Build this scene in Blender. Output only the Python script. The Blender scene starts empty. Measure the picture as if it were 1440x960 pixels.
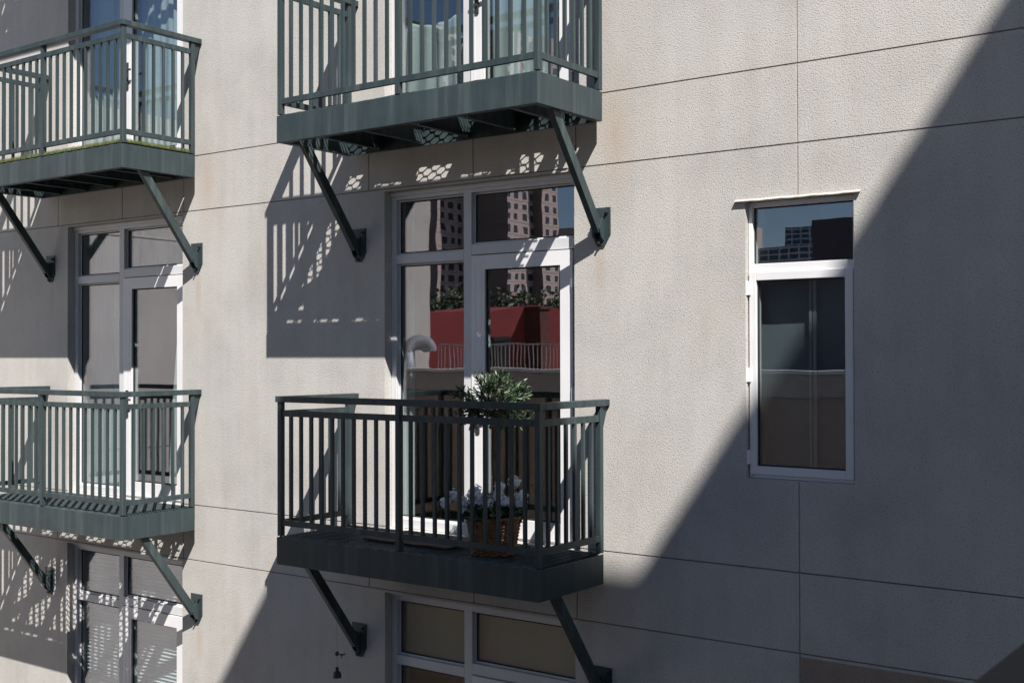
import bpy, bmesh, math, random
from mathutils import Vector, Matrix, Euler
random.seed(7)
R = math.radians
scene = bpy.context.scene
col = scene.collection

# ------------------------------------------------------------------ camera
cam_d = bpy.data.cameras.new("camera")
cam_d.sensor_width = 36.0
cam_d.lens = 42.04
cam_d.clip_start = 0.05
cam_d.clip_end = 3000
cam = bpy.data.objects.new("camera", cam_d); col.objects.link(cam)
YAW, PIT, ROL = 0.6342, 0.0108, -0.0024
CAM = Vector((4.400, -7.114, 0.0))
fw = Vector((-math.sin(YAW)*math.cos(PIT), math.cos(YAW)*math.cos(PIT), math.sin(PIT)))
rr = Vector((math.cos(YAW), math.sin(YAW), 0)); uu = rr.cross(fw)
r2 = rr*math.cos(ROL) + uu*math.sin(ROL); u2 = -rr*math.sin(ROL) + uu*math.cos(ROL)
M = Matrix((r2, u2, -fw)).transposed().to_4x4(); M.translation = CAM
cam.matrix_world = M
scene.camera = cam
cam_d.dof.use_dof = True
cam_d.dof.focus_distance = 9.3
cam_d.dof.aperture_fstop = 8.0

# ------------------------------------------------------------------ sky and sun
KX, KZ = 1.248, 1.938                       # sun direction: (KX, -1, KZ)
sdir = Vector((KX, -1.0, KZ)).normalized()
world = bpy.data.worlds.new("World"); scene.world = world; world.use_nodes = True
wn = world.node_tree; bg = wn.nodes['Background']
sky = wn.nodes.new('ShaderNodeTexSky'); sky.sky_type = 'NISHITA'; sky.sun_disc = False
sky.sun_elevation = math.asin(sdir.z); sky.sun_rotation = math.atan2(sdir.x, sdir.y)
sky.altitude = 100; sky.air_density = 1.0; sky.dust_density = 0.1; sky.ozone_density = 4.0
wn.links.new(sky.outputs[0], bg.inputs[0]); bg.inputs[1].default_value = 0.050
sun_d = bpy.data.lights.new("sun", 'SUN'); sun_d.energy = 5.0; sun_d.angle = R(0.33); sun_d.color = (1.0, 0.96, 0.91)
sun = bpy.data.objects.new("sun", sun_d); col.objects.link(sun)
sun.rotation_euler = sdir.to_track_quat('Z', 'Y').to_euler(); sun.location = (20, -20, 30)
scene.view_settings.view_transform = 'Standard'; scene.view_settings.look = 'None'
scene.view_settings.exposure = 0.82; scene.view_settings.gamma = 1.0
scene.view_settings.use_curve_mapping = False
scene.cycles.max_bounces = 10; scene.cycles.transparent_max_bounces = 24
scene.cycles.caustics_reflective = False

# ------------------------------------------------------------------ materials
def newmat(name):
    m = bpy.data.materials.new(name); m.use_nodes = True
    nt = m.node_tree; return m, nt, nt.nodes['Principled BSDF']
def N(nt, t, **kw):
    n = nt.nodes.new(t)
    for k, v in kw.items():
        if k.startswith('i_'):
            n.inputs[k[2:].replace('_', ' ')].default_value = v
        else: setattr(n, k, v)
    return n
def ramp(nt, src, stops):
    r = nt.nodes.new('ShaderNodeValToRGB'); e = r.color_ramp.elements
    while len(e) < len(stops): e.new(0.5)
    for i, (p, c) in enumerate(stops):
        e[i].position = p; e[i].color = tuple(c) + (1,) if len(c) == 3 else c
    nt.links.new(src, r.inputs[0]); return r
def coords(nt, scale=(1, 1, 1), rot=(0, 0, 0)):
    tc = nt.nodes.new('ShaderNodeTexCoord'); mp = nt.nodes.new('ShaderNodeMapping')
    mp.inputs['Scale'].default_value = scale; mp.inputs['Rotation'].default_value = rot
    nt.links.new(tc.outputs['Object'], mp.inputs[0]); return mp.outputs[0]
def mixc(nt, fac, a, b, mode='MIX'):
    m = nt.nodes.new('ShaderNodeMix'); m.data_type = 'RGBA'; m.blend_type = mode
    for sock, v in ((m.inputs[0], fac), (m.inputs[6], a), (m.inputs[7], b)):
        if hasattr(v, 'links'): nt.links.new(v, sock)
        elif isinstance(v, tuple): sock.default_value = v + (1,) if len(v) == 3 else v
        else: sock.default_value = v
    return m.outputs[2]

def mat_simple(name, c, rough=0.6, metal=0.0, var=0.12, scale=6.0, bump=0.0, bscale=60.0):
    m, nt, b = newmat(name)
    n = N(nt, 'ShaderNodeTexNoise'); n.inputs['Scale'].default_value = scale; n.inputs['Detail'].default_value = 5
    nt.links.new(coords(nt), n.inputs['Vector'])
    r = ramp(nt, n.outputs[0], [(0.3, tuple(x*(1-var) for x in c)), (0.7, tuple(min(1, x*(1+var)) for x in c))])
    nt.links.new(r.outputs[0], b.inputs['Base Color'])
    b.inputs['Roughness'].default_value = rough; b.inputs['Metallic'].default_value = metal
    if bump:
        n2 = N(nt, 'ShaderNodeTexNoise'); n2.inputs['Scale'].default_value = bscale; n2.inputs['Detail'].default_value = 4
        nt.links.new(coords(nt), n2.inputs['Vector'])
        bp = nt.nodes.new('ShaderNodeBump'); bp.inputs['Strength'].default_value = 1; bp.inputs['Distance'].default_value = bump
        nt.links.new(n2.outputs[0], bp.inputs['Height']); nt.links.new(bp.outputs[0], b.inputs['Normal'])
    return m

def mat_stucco(name, base, stain, tint=0.5):
    m, nt, b = newmat(name)
    v = coords(nt)
    n1 = N(nt, 'ShaderNodeTexNoise'); n1.inputs['Scale'].default_value = 1.3; n1.inputs['Detail'].default_value = 6; n1.inputs['Roughness'].default_value = 0.62
    nt.links.new(v, n1.inputs['Vector'])
    r1 = ramp(nt, n1.outputs[0], [(0.32, tuple(x*0.88 for x in base)), (0.5, base), (0.68, tuple(x*1.06 for x in base))])
    # warm stains in soft patches
    n2 = N(nt, 'ShaderNodeTexNoise'); n2.inputs['Scale'].default_value = 2.1; n2.inputs['Detail'].default_value = 5
    nt.links.new(coords(nt, (1, 1, 0.7)), n2.inputs['Vector'])
    r2_ = ramp(nt, n2.outputs[0], [(0.56, (0, 0, 0)), (0.74, (tint, tint, tint))])
    c1 = mixc(nt, r2_.outputs[0], r1.outputs[0], stain)
    # vertical rain streaks, faint
    n3 = N(nt, 'ShaderNodeTexNoise'); n3.inputs['Scale'].default_value = 5.0; n3.inputs['Detail'].default_value = 6
    nt.links.new(coords(nt, (1.4, 1, 0.12)), n3.inputs['Vector'])
    r3 = ramp(nt, n3.outputs[0], [(0.35, (0.90, 0.89, 0.88)), (0.6, (1, 1, 1))])
    c2 = mixc(nt, 0.55, c1, r3.outputs[0], 'MULTIPLY')
    # dark pits in the sprayed coat
    n4 = N(nt, 'ShaderNodeTexNoise'); n4.inputs['Scale'].default_value = 120.0; n4.inputs['Detail'].default_value = 3; n4.inputs['Roughness'].default_value = 0.55
    nt.links.new(v, n4.inputs['Vector'])
    r4 = ramp(nt, n4.outputs[0], [(0.33, (0.38, 0.36, 0.34)), (0.44, (1, 1, 1))])
    c3 = mixc(nt, 0.8, c2, r4.outputs[0], 'MULTIPLY')
    # rust and dirt where steel meets the wall
    tc = nt.nodes.new('ShaderNodeTexCoord'); acc = None
    for (cx, cz, rx, rz) in ((0.07, 1.55, 0.20, 0.62), (-4.27, 1.55, 0.16, 0.6), (-4.40, 0.60, 0.05, 0.30), (-0.06, 0.60, 0.06, 0.26), (-2.40, 0.60, 0.05, 0.28),
                             (-6.72, 0.60, 0.05, 0.30), (-4.38, -2.60, 0.06, 0.26)):
        mp = nt.nodes.new('ShaderNodeMapping'); mp.vector_type = 'TEXTURE'
        mp.inputs['Location'].default_value = (cx, 0, cz); mp.inputs['Scale'].default_value = (rx, 50, rz)
        nt.links.new(tc.outputs['Object'], mp.inputs[0])
        gr = nt.nodes.new('ShaderNodeTexGradient'); gr.gradient_type = 'SPHERICAL'; nt.links.new(mp.outputs[0], gr.inputs[0])
        if acc is None: acc = gr.outputs[1]
        else:
            k = nt.nodes.new('ShaderNodeMath'); k.operation = 'MAXIMUM'; nt.links.new(acc, k.inputs[0]); nt.links.new(gr.outputs[1], k.inputs[1]); acc = k.outputs[0]
    k = nt.nodes.new('ShaderNodeMath'); k.operation = 'MULTIPLY'; nt.links.new(acc, k.inputs[0]); nt.links.new(n3.outputs[0], k.inputs[1])
    k.use_clamp = True; acc = k.outputs[0]
    c3 = mixc(nt, acc, c3, (0.42, 0.32, 0.235))
    nt.links.new(c3, b.inputs['Base Color'])
    b.inputs['Roughness'].default_value = 0.92; b.inputs['Specular IOR Level'].default_value = 0.2
    n5 = N(nt, 'ShaderNodeTexNoise'); n5.inputs['Scale'].default_value = 74.0; n5.inputs['Detail'].default_value = 4; n5.inputs['Roughness'].default_value = 0.6
    nt.links.new(v, n5.inputs['Vector'])
    ad = nt.nodes.new('ShaderNodeMath'); ad.operation = 'MULTIPLY_ADD'; ad.inputs[1].default_value = 0.6
    nt.links.new(n5.outputs[0], ad.inputs[0]); nt.links.new(n4.outputs[0], ad.inputs[2])
    bp = nt.nodes.new('ShaderNodeBump'); bp.inputs['Strength'].default_value = 0.85; bp.inputs['Distance'].default_value = 0.0038
    nt.links.new(ad.outputs[0], bp.inputs['Height']); nt.links.new(bp.outputs[0], b.inputs['Normal'])
    return m

def mat_painted_steel():
    m, nt, b = newmat('painted_steel')
    n1 = N(nt, 'ShaderNodeTexNoise'); n1.inputs['Scale'].default_value = 16.0; n1.inputs['Detail'].default_value = 5
    nt.links.new(coords(nt, (1, 1, 0.07)), n1.inputs['Vector'])
    r1 = ramp(nt, n1.outputs[0], [(0.30, (0.029, 0.043, 0.048)), (0.52, (0.039, 0.055, 0.060)), (0.78, (0.070, 0.092, 0.093))])
    n2 = N(nt, 'ShaderNodeTexNoise'); n2.inputs['Scale'].default_value = 3.0; n2.inputs['Detail'].default_value = 6
    nt.links.new(coords(nt), n2.inputs['Vector'])
    r2_ = ramp(nt, n2.outputs[0], [(0.55, (0, 0, 0)), (0.75, (0.4, 0.4, 0.4))])
    c = mixc(nt, r2_.outputs[0], r1.outputs[0], (0.056, 0.082, 0.084))
    n3 = N(nt, 'ShaderNodeTexNoise'); n3.inputs['Scale'].default_value = 90.0; n3.inputs['Detail'].default_value = 2
    nt.links.new(coords(nt, (1, 1, 0.5)), n3.inputs['Vector'])
    r3 = ramp(nt, n3.outputs[0], [(0.72, (0, 0, 0)), (0.80, (0.5, 0.5, 0.5))])
    c = mixc(nt, r3.outputs[0], c, (0.13, 0.10, 0.07))
    nt.links.new(c, b.inputs['Base Color'])
    b.inputs['Roughness'].default_value = 0.45; b.inputs['Specular IOR Level'].default_value = 0.28
    bp = nt.nodes.new('ShaderNodeBump'); bp.inputs['Strength'].default_value = 0.3; bp.inputs['Distance'].default_value = 0.0006
    nt.links.new(n3.outputs[0], bp.inputs['Height']); nt.links.new(bp.outputs[0], b.inputs['Normal'])
    return m

def mat_glass(name, refl=0.22, tint=(0.90, 0.955, 0.955), wav=1.0):
    m, nt, b = newmat(name); nt.nodes.remove(b)
    out = nt.nodes['Material Output']
    tr = nt.nodes.new('ShaderNodeBsdfTransparent'); tr.inputs[0].default_value = tint + (1,)
    gl = nt.nodes.new('ShaderNodeBsdfGlossy'); gl.inputs['Roughness'].default_value = 0.0
    gl.inputs['Color'].default_value = (0.92, 0.885, 0.96, 1)
    n = N(nt, 'ShaderNodeTexNoise'); n.inputs['Scale'].default_value = 2.2; n.inputs['Detail'].default_value = 1.5
    nt.links.new(coords(nt), n.inputs['Vector'])
    bp = nt.nodes.new('ShaderNodeBump'); bp.inputs['Strength'].default_value = 1.0; bp.inputs['Distance'].default_value = 0.0006*wav
    nt.links.new(n.outputs[0], bp.inputs['Height']); nt.links.new(bp.outputs[0], gl.inputs['Normal'])
    lw = nt.nodes.new('ShaderNodeLayerWeight'); lw.inputs[0].default_value = 0.5
    pw_ = nt.nodes.new('ShaderNodeMath'); pw_.operation = 'POWER'; pw_.inputs[1].default_value = 4.0
    nt.links.new(lw.outputs['Facing'], pw_.inputs[0])
    ad = nt.nodes.new('ShaderNodeMath'); ad.operation = 'MULTIPLY_ADD'; ad.use_clamp = True
    ad.inputs[1].default_value = 1.0-refl; ad.inputs[2].default_value = refl
    nt.links.new(pw_.outputs[0], ad.inputs[0])
    mx = nt.nodes.new('ShaderNodeMixShader')
    nt.links.new(ad.outputs[0], mx.inputs[0]); nt.links.new(tr.outputs[0], mx.inputs[1]); nt.links.new(gl.outputs[0], mx.inputs[2])
    nt.links.new(mx.outputs[0], out.inputs[0])
    return m

def mat_cloth(name, c, transl=0.35):
    m, nt, b = newmat(name)
    b.inputs['Base Color'].default_value = c + (1,); b.inputs['Roughness'].default_value = 0.9
    out = nt.nodes['Material Output']
    n = N(nt, 'ShaderNodeTexNoise'); n.inputs['Scale'].default_value = 9; n.inputs['Detail'].default_value = 5
    nt.links.new(coords(nt, (1, 1, 0.2)), n.inputs['Vector'])
    r = ramp(nt, n.outputs[0], [(0.3, tuple(x*0.85 for x in c)), (0.7, c)])
    nt.links.new(r.outputs[0], b.inputs['Base Color'])
    t = nt.nodes.new('ShaderNodeBsdfTranslucent'); t.inputs[0].default_value = c + (1,)
    mx = nt.nodes.new('ShaderNodeMixShader'); mx.inputs[0].default_value = transl
    nt.links.new(b.outputs[0], mx.inputs[1]); nt.links.new(t.outputs[0], mx.inputs[2]); nt.links.new(mx.outputs[0], out.inputs[0])
    return m

def mat_tower():
    m, nt, b = newmat('tower_baked_shade')
    tc = nt.nodes.new('ShaderNodeTexCoord'); sp = nt.nodes.new('ShaderNodeSeparateXYZ')
    nt.links.new(tc.outputs['Object'], sp.inputs[0])
    def math_(op, a, bb=None):
        k = nt.nodes.new('ShaderNodeMath'); k.operation = op
        for i, v in enumerate((a, bb)):
            if v is None: continue
            if hasattr(v, 'links'): nt.links.new(v, k.inputs[i])
            else: k.inputs[i].default_value = v
        return k.outputs[0]
    fz = math_('FRACT', math_('DIVIDE', sp.outputs[2], 3.3))
    wz = math_('MULTIPLY', math_('GREATER_THAN', fz, 0.22), math_('LESS_THAN', fz, 0.80))
    fy = math_('FRACT', math_('DIVIDE', sp.outputs[1], 3.6))
    wy = math_('MULTIPLY', math_('GREATER_THAN', fy, 0.25), math_('LESS_THAN', fy, 0.75))
    w = math_('MULTIPLY', wz, wy)
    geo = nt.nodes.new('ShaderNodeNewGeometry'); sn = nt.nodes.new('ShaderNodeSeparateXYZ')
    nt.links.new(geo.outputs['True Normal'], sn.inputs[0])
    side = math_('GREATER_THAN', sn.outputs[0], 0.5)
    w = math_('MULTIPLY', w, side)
    cl = mixc(nt, side, (0.15, 0.115, 0.105), (0.46, 0.36, 0.33))  # shade painted in: faces turned from the sun get a darker brown
    band = math_('LESS_THAN', fz, 0.06); cl = mixc(nt, band, cl, (0.22, 0.17, 0.16))
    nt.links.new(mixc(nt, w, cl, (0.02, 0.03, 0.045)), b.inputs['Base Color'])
    b.inputs['Roughness'].default_value = 0.7
    return m

MAT = {}
MAT['stucco'] = mat_stucco('stucco', (0.515, 0.495, 0.468), (0.47, 0.39, 0.33), 0.28)
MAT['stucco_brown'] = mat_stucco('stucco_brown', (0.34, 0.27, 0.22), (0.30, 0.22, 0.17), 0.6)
MAT['groove'] = mat_simple('joint_sealant', (0.22, 0.195, 0.17), 0.9)
MAT['caulk'] = mat_simple('pale_caulk', (0.36, 0.34, 0.31), 0.8)
MAT['steel'] = mat_painted_steel()
MAT['bolt'] = mat_simple('bolt_steel', (0.05, 0.055, 0.055), 0.5, 0.4)
MAT['white'] = mat_simple('white_vinyl', (0.74, 0.73, 0.74), 0.38, var=0.04, scale=3)
MAT['grey'] = mat_simple('grey_frame', (0.36, 0.355, 0.36), 0.45, var=0.05, scale=3)
MAT['gasket'] = mat_simple('black_gasket', (0.015, 0.015, 0.016), 0.6)
MAT['glass'] = mat_glass('coated_glass', 0.18)
MAT['curtain'] = mat_cloth('sheer_curtain', (0.74, 0.78, 0.76), 0.3)
MAT['blind'] = mat_simple('blind_slat', (0.72, 0.75, 0.74), 0.6, var=0.05)
MAT['shade'] = mat_cloth('roller_shade', (0.80, 0.76, 0.62), 0.4)
MAT['screen'] = mat_simple('grey_blind_fabric', (0.17, 0.185, 0.20), 0.9, var=0.08)
MAT['interior'] = mat_simple('interior_paint', (0.33, 0.31, 0.28), 0.9, var=0.04)
MAT['floorwood'] = mat_simple('interior_floor', (0.16, 0.10, 0.06), 0.5)
MAT['mat'] = mat_simple('black_mat', (0.018, 0.017, 0.016), 0.95, bump=0.002)
MAT['doormat'] = mat_simple('coir_mat', (0.06, 0.052, 0.047), 0.95, var=0.25, scale=40, bump=0.004)
MAT['turf'] = mat_simple('turf', (0.20, 0.24, 0.075), 0.8, var=0.45, scale=40)
MAT['flash'] = mat_simple('flashing', (0.50, 0.47, 0.43), 0.55)
MAT['asphalt'] = mat_simple('ground', (0.20, 0.19, 0.18), 0.95, var=0.2, scale=0.3)
MAT['dark_ledge'] = mat_simple('dark_coping', (0.022, 0.022, 0.024), 0.7)

# ------------------------------------------------------------------ mesh helpers
class MB:
    def __init__(s): s.v = []; s.f = []; s.m = []; s.mi = 0
    def box(s, x0, x1, y0, y1, z0, z1):
        i = len(s.v)
        s.v += [(x0,y0,z0),(x1,y0,z0),(x1,y1,z0),(x0,y1,z0),(x0,y0,z1),(x1,y0,z1),(x1,y1,z1),(x0,y1,z1)]
        for q in ((0,3,2,1),(4,5,6,7),(0,1,5,4),(1,2,6,5),(2,3,7,6),(3,0,4,7)):
            s.f.append(tuple(i+k for k in q)); s.m.append(s.mi)
        return s
    def bar(s, a, b, w, h, up=(0, 0, 1)):
        a = Vector(a); b = Vector(b); d = (b-a).normalized(); upv = Vector(up)
        sx = d.cross(upv)
        if sx.length < 1e-5: sx = d.cross(Vector((1, 0, 0)))
        sx.normalize(); sz = sx.cross(d).normalized()
        i = len(s.v)
        for p in (a, b):
            for (p1, p2) in ((-1,-1),(1,-1),(1,1),(-1,1)):
                s.v.append(tuple(p + sx*(w/2*p1) + sz*(h/2*p2)))
        for q in ((0,1,2,3),(7,6,5,4),(0,4,5,1),(1,5,6,2),(2,6,7,3),(3,7,4,0)):
            s.f.append(tuple(i+k for k in q)); s.m.append(s.mi)
        return s
    def prism(s, poly, axis, a, b):
        """poly in the two other axes, extruded from a to b along axis"""
        n = len(poly); i = len(s.v)
        for t in (a, b):
            for (p, q) in poly:
                s.v.append({'x': (t, p, q), 'y': (p, t, q), 'z': (p, q, t)}[axis])
        s.f.append(tuple(range(i, i+n))); s.f.append(tuple(range(i+2*n-1, i+n-1, -1))); s.m += [s.mi]*2
        for k in range(n):
            s.f.append((i+k, i+(k+1) % n, i+n+(k+1) % n, i+n+k)); s.m.append(s.mi)
        return s
    def cyl(s, a, b, r0, r1=None, n=12):
        r1 = r0 if r1 is None else r1
        a = Vector(a); b = Vector(b); d = (b-a).normalized()
        sx = d.orthogonal().normalized(); sy = d.cross(sx); i = len(s.v)
        for p, r in ((a, r0), (b, r1)):
            for k in range(n):
                t = 2*math.pi*k/n; s.v.append(tuple(p + sx*(r*math.cos(t)) + sy*(r*math.sin(t))))
        s.f.append(tuple(range(i+n-1, i-1, -1))); s.f.append(tuple(range(i+n, i+2*n))); s.m += [s.mi]*2
        for k in range(n):
            s.f.append((i+k, i+(k+1) % n, i+n+(k+1) % n, i+n+k)); s.m.append(s.mi)
        return s
    def lathe(s, prof, c=(0, 0, 0), n=20):
        i = len(s.v); c = Vector(c)
        for (r, z) in prof:
            for k in range(n):
                t = 2*math.pi*k/n; s.v.append((c.x+r*math.cos(t), c.y+r*math.sin(t), c.z+z))
        for j in range(len(prof)-1):
            for k in range(n):
                s.f.append((i+j*n+k, i+j*n+(k+1) % n, i+(j+1)*n+(k+1) % n, i+(j+1)*n+k)); s.m.append(s.mi)
        return s
    def build(s, name, mat, parent=None, smooth=False, bevel=0.0, fix=True):
        me = bpy.data.meshes.new(name); me.from_pydata(s.v, [], s.f)
        mats = mat if isinstance(mat, (list, tuple)) else [mat]
        for m in mats: me.materials.append(m)
        me.polygons.foreach_set('material_index', s.m)
        if fix:
            bm = bmesh.new(); bm.from_mesh(me); bmesh.ops.recalc_face_normals(bm, faces=bm.faces); bm.to_mesh(me); bm.free()
        if smooth:
            me.polygons.foreach_set('use_smooth', [True]*len(me.polygons))
        o = bpy.data.objects.new(name, me); col.objects.link(o)
        if parent: o.parent = parent
        if bevel:
            md = o.modifiers.new('bevel', 'BEVEL'); md.width = bevel; md.segments = 2; md.limit_method = 'ANGLE'
        return o
def tag(o, label=None, cat=None, group=None, kind=None):
    if label: o['label'] = label
    if cat: o['category'] = cat
    if group: o['group'] = group
    if kind: o['kind'] = kind
    return o
def empty(name, loc):
    o = bpy.data.objects.new(name, None); o.empty_display_size = 0.2; o.location = loc; col.objects.link(o); return o
def copy_tree(o, parent=None):
    c = o.copy(); col.objects.link(c); c.parent = parent
    if 'label' in c and parent is None: del c['label']
    for ch in o.children: copy_tree(ch, c)
    return c

FH = 3.2                     # floor height
COL = -4.359                 # left column of balconies, offset from the right one
WCOL = -4.34                 # same for its windows
ZD = 1.819                   # top of the steel of the upper balcony

# ------------------------------------------------------------------ ground and building shell
g = MB().box(-900, 900, -900, 900, -10.2, -10.0).build('ground', MAT['asphalt']); tag(g, kind='structure')

bld = empty('apartment_building', (0, 0, -10))
tag(bld, 'pale stucco apartment building with shallow panel joints, white-framed doors and windows', 'building')
def bparent(o): o.location = Vector(o.location) - Vector((0, 0, -10)) ; return o
openings = []
for cx in (0, WCOL):
    for fl in (-1, 0, 1):
        openings.append((-2.10+cx, -0.28+cx, -1.385+FH*fl, 1.304+FH*fl))
SW = (1.04, 1.76, -0.80, 0.98)
openings.append(SW)
G = 0.0046
hj = [a+FH*k for k in (-2, -1, 0, 1, 2) for a in (1.829, 1.326)]
hj = [z for z in hj if -9 < z < 9]
vj_full = [1.400, 5.2, -9.2]
vj_band = [x+c for c in (0, WCOL) for x in (-2.27, -1.195, -0.265)]
xs = {-16.0, 9.0}; zs = {-10.0, 9.0}
for (a, b, c, d) in openings: xs |= {a, b}; zs |= {c, d}
for z in hj: zs |= {z-G, z+G}
for x in vj_full+vj_band: xs |= {x-G, x+G}
zs |= {-2.35}; xs |= {3.6}
xs = sorted(xs); zs = sorted(zs)
def cell(i, j):
    if i < 0 or j < 0 or i >= len(xs)-1 or j >= len(zs)-1: return None
    x = (xs[i]+xs[i+1])/2; z = (zs[j]+zs[j+1])/2
    for (a, b, c, d) in openings:
        if a < x < b and c < z < d: return 0.30
    for h in hj:
        if abs(z-h) < G: return 0.008
    for v in vj_full:
        if abs(x-v) < G: return 0.005
    for v in vj_band:
        if abs(x-v) < G:
            for k in (-2, -1, 0, 1):
                if 1.326+FH*k < z < 1.829+FH*k: return 0.006
    return 0.0
w = MB()
def quad(p): 
    i = len(w.v); w.v += p; w.f.append((i, i+1, i+2, i+3)); w.m.append(w.mi)
for i in range(len(xs)-1):
    for j in range(len(zs)-1):
        d = cell(i, j); x0, x1, z0, z1 = xs[i], xs[i+1], zs[j], zs[j+1]
        xm, zm = (x0+x1)/2, (z0+z1)/2
        base = 0
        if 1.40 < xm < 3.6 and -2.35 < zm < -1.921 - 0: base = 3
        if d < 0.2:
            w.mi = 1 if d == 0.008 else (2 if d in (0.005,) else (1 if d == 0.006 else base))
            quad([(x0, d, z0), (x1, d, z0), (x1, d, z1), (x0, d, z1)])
        w.mi = 0
        e = cell(i+1, j)
        if e is not None and e != d:
            a, b = min(d, e), max(d, e); quad([(x1, a, z0), (x1, b, z0), (x1, b, z1), (x1, a, z1)])
        e = cell(i, j+1)
        if e is not None and e != d:
            a, b = min(d, e), max(d, e); quad([(x0, a, z1), (x1, a, z1), (x1, b, z1), (x0, b, z1)])
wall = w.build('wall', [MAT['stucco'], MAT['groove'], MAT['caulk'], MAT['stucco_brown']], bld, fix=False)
wall.location = (0, 0, 10)
# roof and ends of the block, floors and partitions behind the windows
sh = MB()
sh.box(-16, 9, 0.31, 9, 9.0, 9.2); sh.box(-16.2, -16, 0.0, 9, -10, 9.2); sh.box(9, 9.2, 0.0, 9, -10, 9.2); sh.box(-16, 9, 8.8, 9, -10, 9)
o = sh.build('outer_shell', MAT['stucco'], bld); o.location = (0, 0, 10)
fs = MB()
for k in range(-3, 3):
    fs.box(-16, 9, 0.31, 8.8, 1.45+FH*k, 1.70+FH*k)
o = fs.build('floor_slab', MAT['interior'], bld); o.location = (0, 0, 10)
ps = MB()
for k in range(-2, 3):
    for x in (-8.6, -3.6, 0.55, 2.6):
        ps.box(x, x+0.12, 0.31, 8.8, 1.71+FH*(k-1), 1.44+FH*k)
    ps.box(-15.9, 8.9, 4.2, 4.3, 1.71+FH*(k-1), 1.44+FH*k)
    # inner lining between openings
    z0, z1 = 1.71+FH*(k-1), 1.44+FH*k
o = ps.build('partition', MAT['interior'], bld); o.location = (0, 0, 10)

# ------------------------------------------------------------------ door and window units (parts of the building)
def door_unit(cx, fl, mats):
    ox, oz = cx, FH*fl
    FY, BY = 0.08, 0.16
    f = MB()
    def b(x0, x1, z0, z1, y0=FY, y1=BY): f.box(x0+ox, x1+ox, y0, y1, z0+oz, z1+oz)
    b(-2.098, -2.045, -1.383, 1.302); b(-0.335, -0.282, -1.383, 1.302)
    b(-2.045, -0.335, 1.240, 1.302)
    b(-1.352, -1.275, -1.383, 1.240)
    b(-2.045, -1.352, 0.727, 0.800); b(-1.275, -0.335, 0.762, 0.845)
    b(-2.045, -1.352, -1.383, -1.308); b(-1.275, -0.335, -1.383, -1.366)
    # head step and inner beads
    b(-2.098, -0.282, 1.270, 1.303, FY-0.018, FY)
    for (x0, x1, z0, z1) in ((-2.045, -1.352, 0.800, 1.240), (-2.045, -1.352, -1.308, 0.727), (-1.275, -0.335, 0.845, 1.240)):
        t = 0.014
        b(x0, x0+t, z0, z1, FY+0.035, BY-0.004); b(x1-t, x1, z0, z1, FY+0.035, BY-0.004)
        b(x0+t, x1-t, z0, z0+t, FY+0.035, BY-0.004); b(x0+t, x1-t, z1-t, z1, FY+0.035, BY-0.004)
    fr = f.build('window_frame', mats[0], bld, bevel=0.003); fr.location = (0, 0, 10)
    for (x0, x1, z0, z1) in ((-2.045, -1.352, 0.800, 1.240), (-2.045, -1.352, -1.308, 0.727), (-1.275, -0.335, 0.845, 1.240)):
        p = MB().box(x0+ox+.003, x1+ox-.003, 0.126, 0.134, z0+oz+.003, z1+oz-.003).build('glass_pane', MAT['glass'], fr)
        gk = MB(); t = 0.008
        X0, X1, Z0, Z1 = x0+ox+0.0145, x1+ox-0.0145, z0+oz+0.0145, z1+oz-0.0145
        gk.box(X0, X0+t, 0.117, 0.1255, Z0, Z1).box(X1-t, X1, 0.117, 0.1255, Z0, Z1).box(X0+t, X1-t, 0.117, 0.1255, Z0, Z0+t).box(X0+t, X1-t, 0.117, 0.1255, Z1-t, Z1)
        gk.build('gasket', MAT['gasket'], fr)
    # door leaf
    lf = MB()
    def c(x0, x1, z0, z1, y0=0.068, y1=0.14): lf.box(x0+ox, x1+ox, y0, y1, z0+oz, z1+oz)
    c(-1.268, -1.140, -1.362, 0.754); c(-0.450, -0.343, -1.362, 0.754)
    c(-1.140, -0.450, 0.646, 0.754); c(-1.140, -0.450, -1.362, -1.225)
    c(-1.232, -1.226, -1.30, 0.70, 0.0665, 0.068); c(-1.175, -1.169, -1.30, 0.70, 0.0665, 0.068)
    leaf = lf.build('door', mats[1], bld, bevel=0.003); leaf.location = (0, 0, 10)
    MB().box(-1.139+ox, -0.451+ox, 0.101, 0.109, -1.224+oz, 0.645+oz).build('glass_pane', MAT['glass'], leaf)
    gk = MB(); t = 0.009; X0, X1, Z0, Z1 = -1.1395+ox, -0.4505+ox, -1.2245+oz, 0.6455+oz
    gk.box(X0, X0+t, 0.086, 0.1005, Z0, Z1).box(X1-t, X1, 0.086, 0.1005, Z0, Z1).box(X0+t, X1-t, 0.086, 0.1005, Z0, Z0+t).box(X0+t, X1-t, 0.086, 0.1005, Z1-t, Z1)
    gk.build('gasket', MAT['gasket'], leaf)
    h = MB(); hz = -0.47+oz; hx = -1.205+ox
    h.box(hx-0.017, hx+0.017, 0.056, 0.067, hz-0.13, hz+0.13); h.cyl((hx, 0.057, hz+0.045), (hx, 0.008, hz+0.045), 0.011)
    h.cyl((hx-0.005, 0.010, hz+0.045), (hx+0.115, 0.014, hz+0.040), 0.010); h.cyl((hx, 0.058, hz-0.07), (hx, 0.045, hz-0.07), 0.014)
    h.build('door_handle', MAT['bolt'], leaf, bevel=0.002)
    for z in (0.53, -0.29, -1.12):
        hh = MB(); hh.cyl((-0.335+ox, 0.056, z-0.05+oz), (-0.335+ox, 0.056, z+0.05+oz), 0.011); hh.box(-0.352+ox, -0.319+ox, 0.060, 0.0675, z-0.045+oz, z+0.045+oz)
        hh.build('hinge', MAT['white'], leaf)
    return fr
unit_mats = {(0, 0): ('grey', 'white'), }
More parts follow.
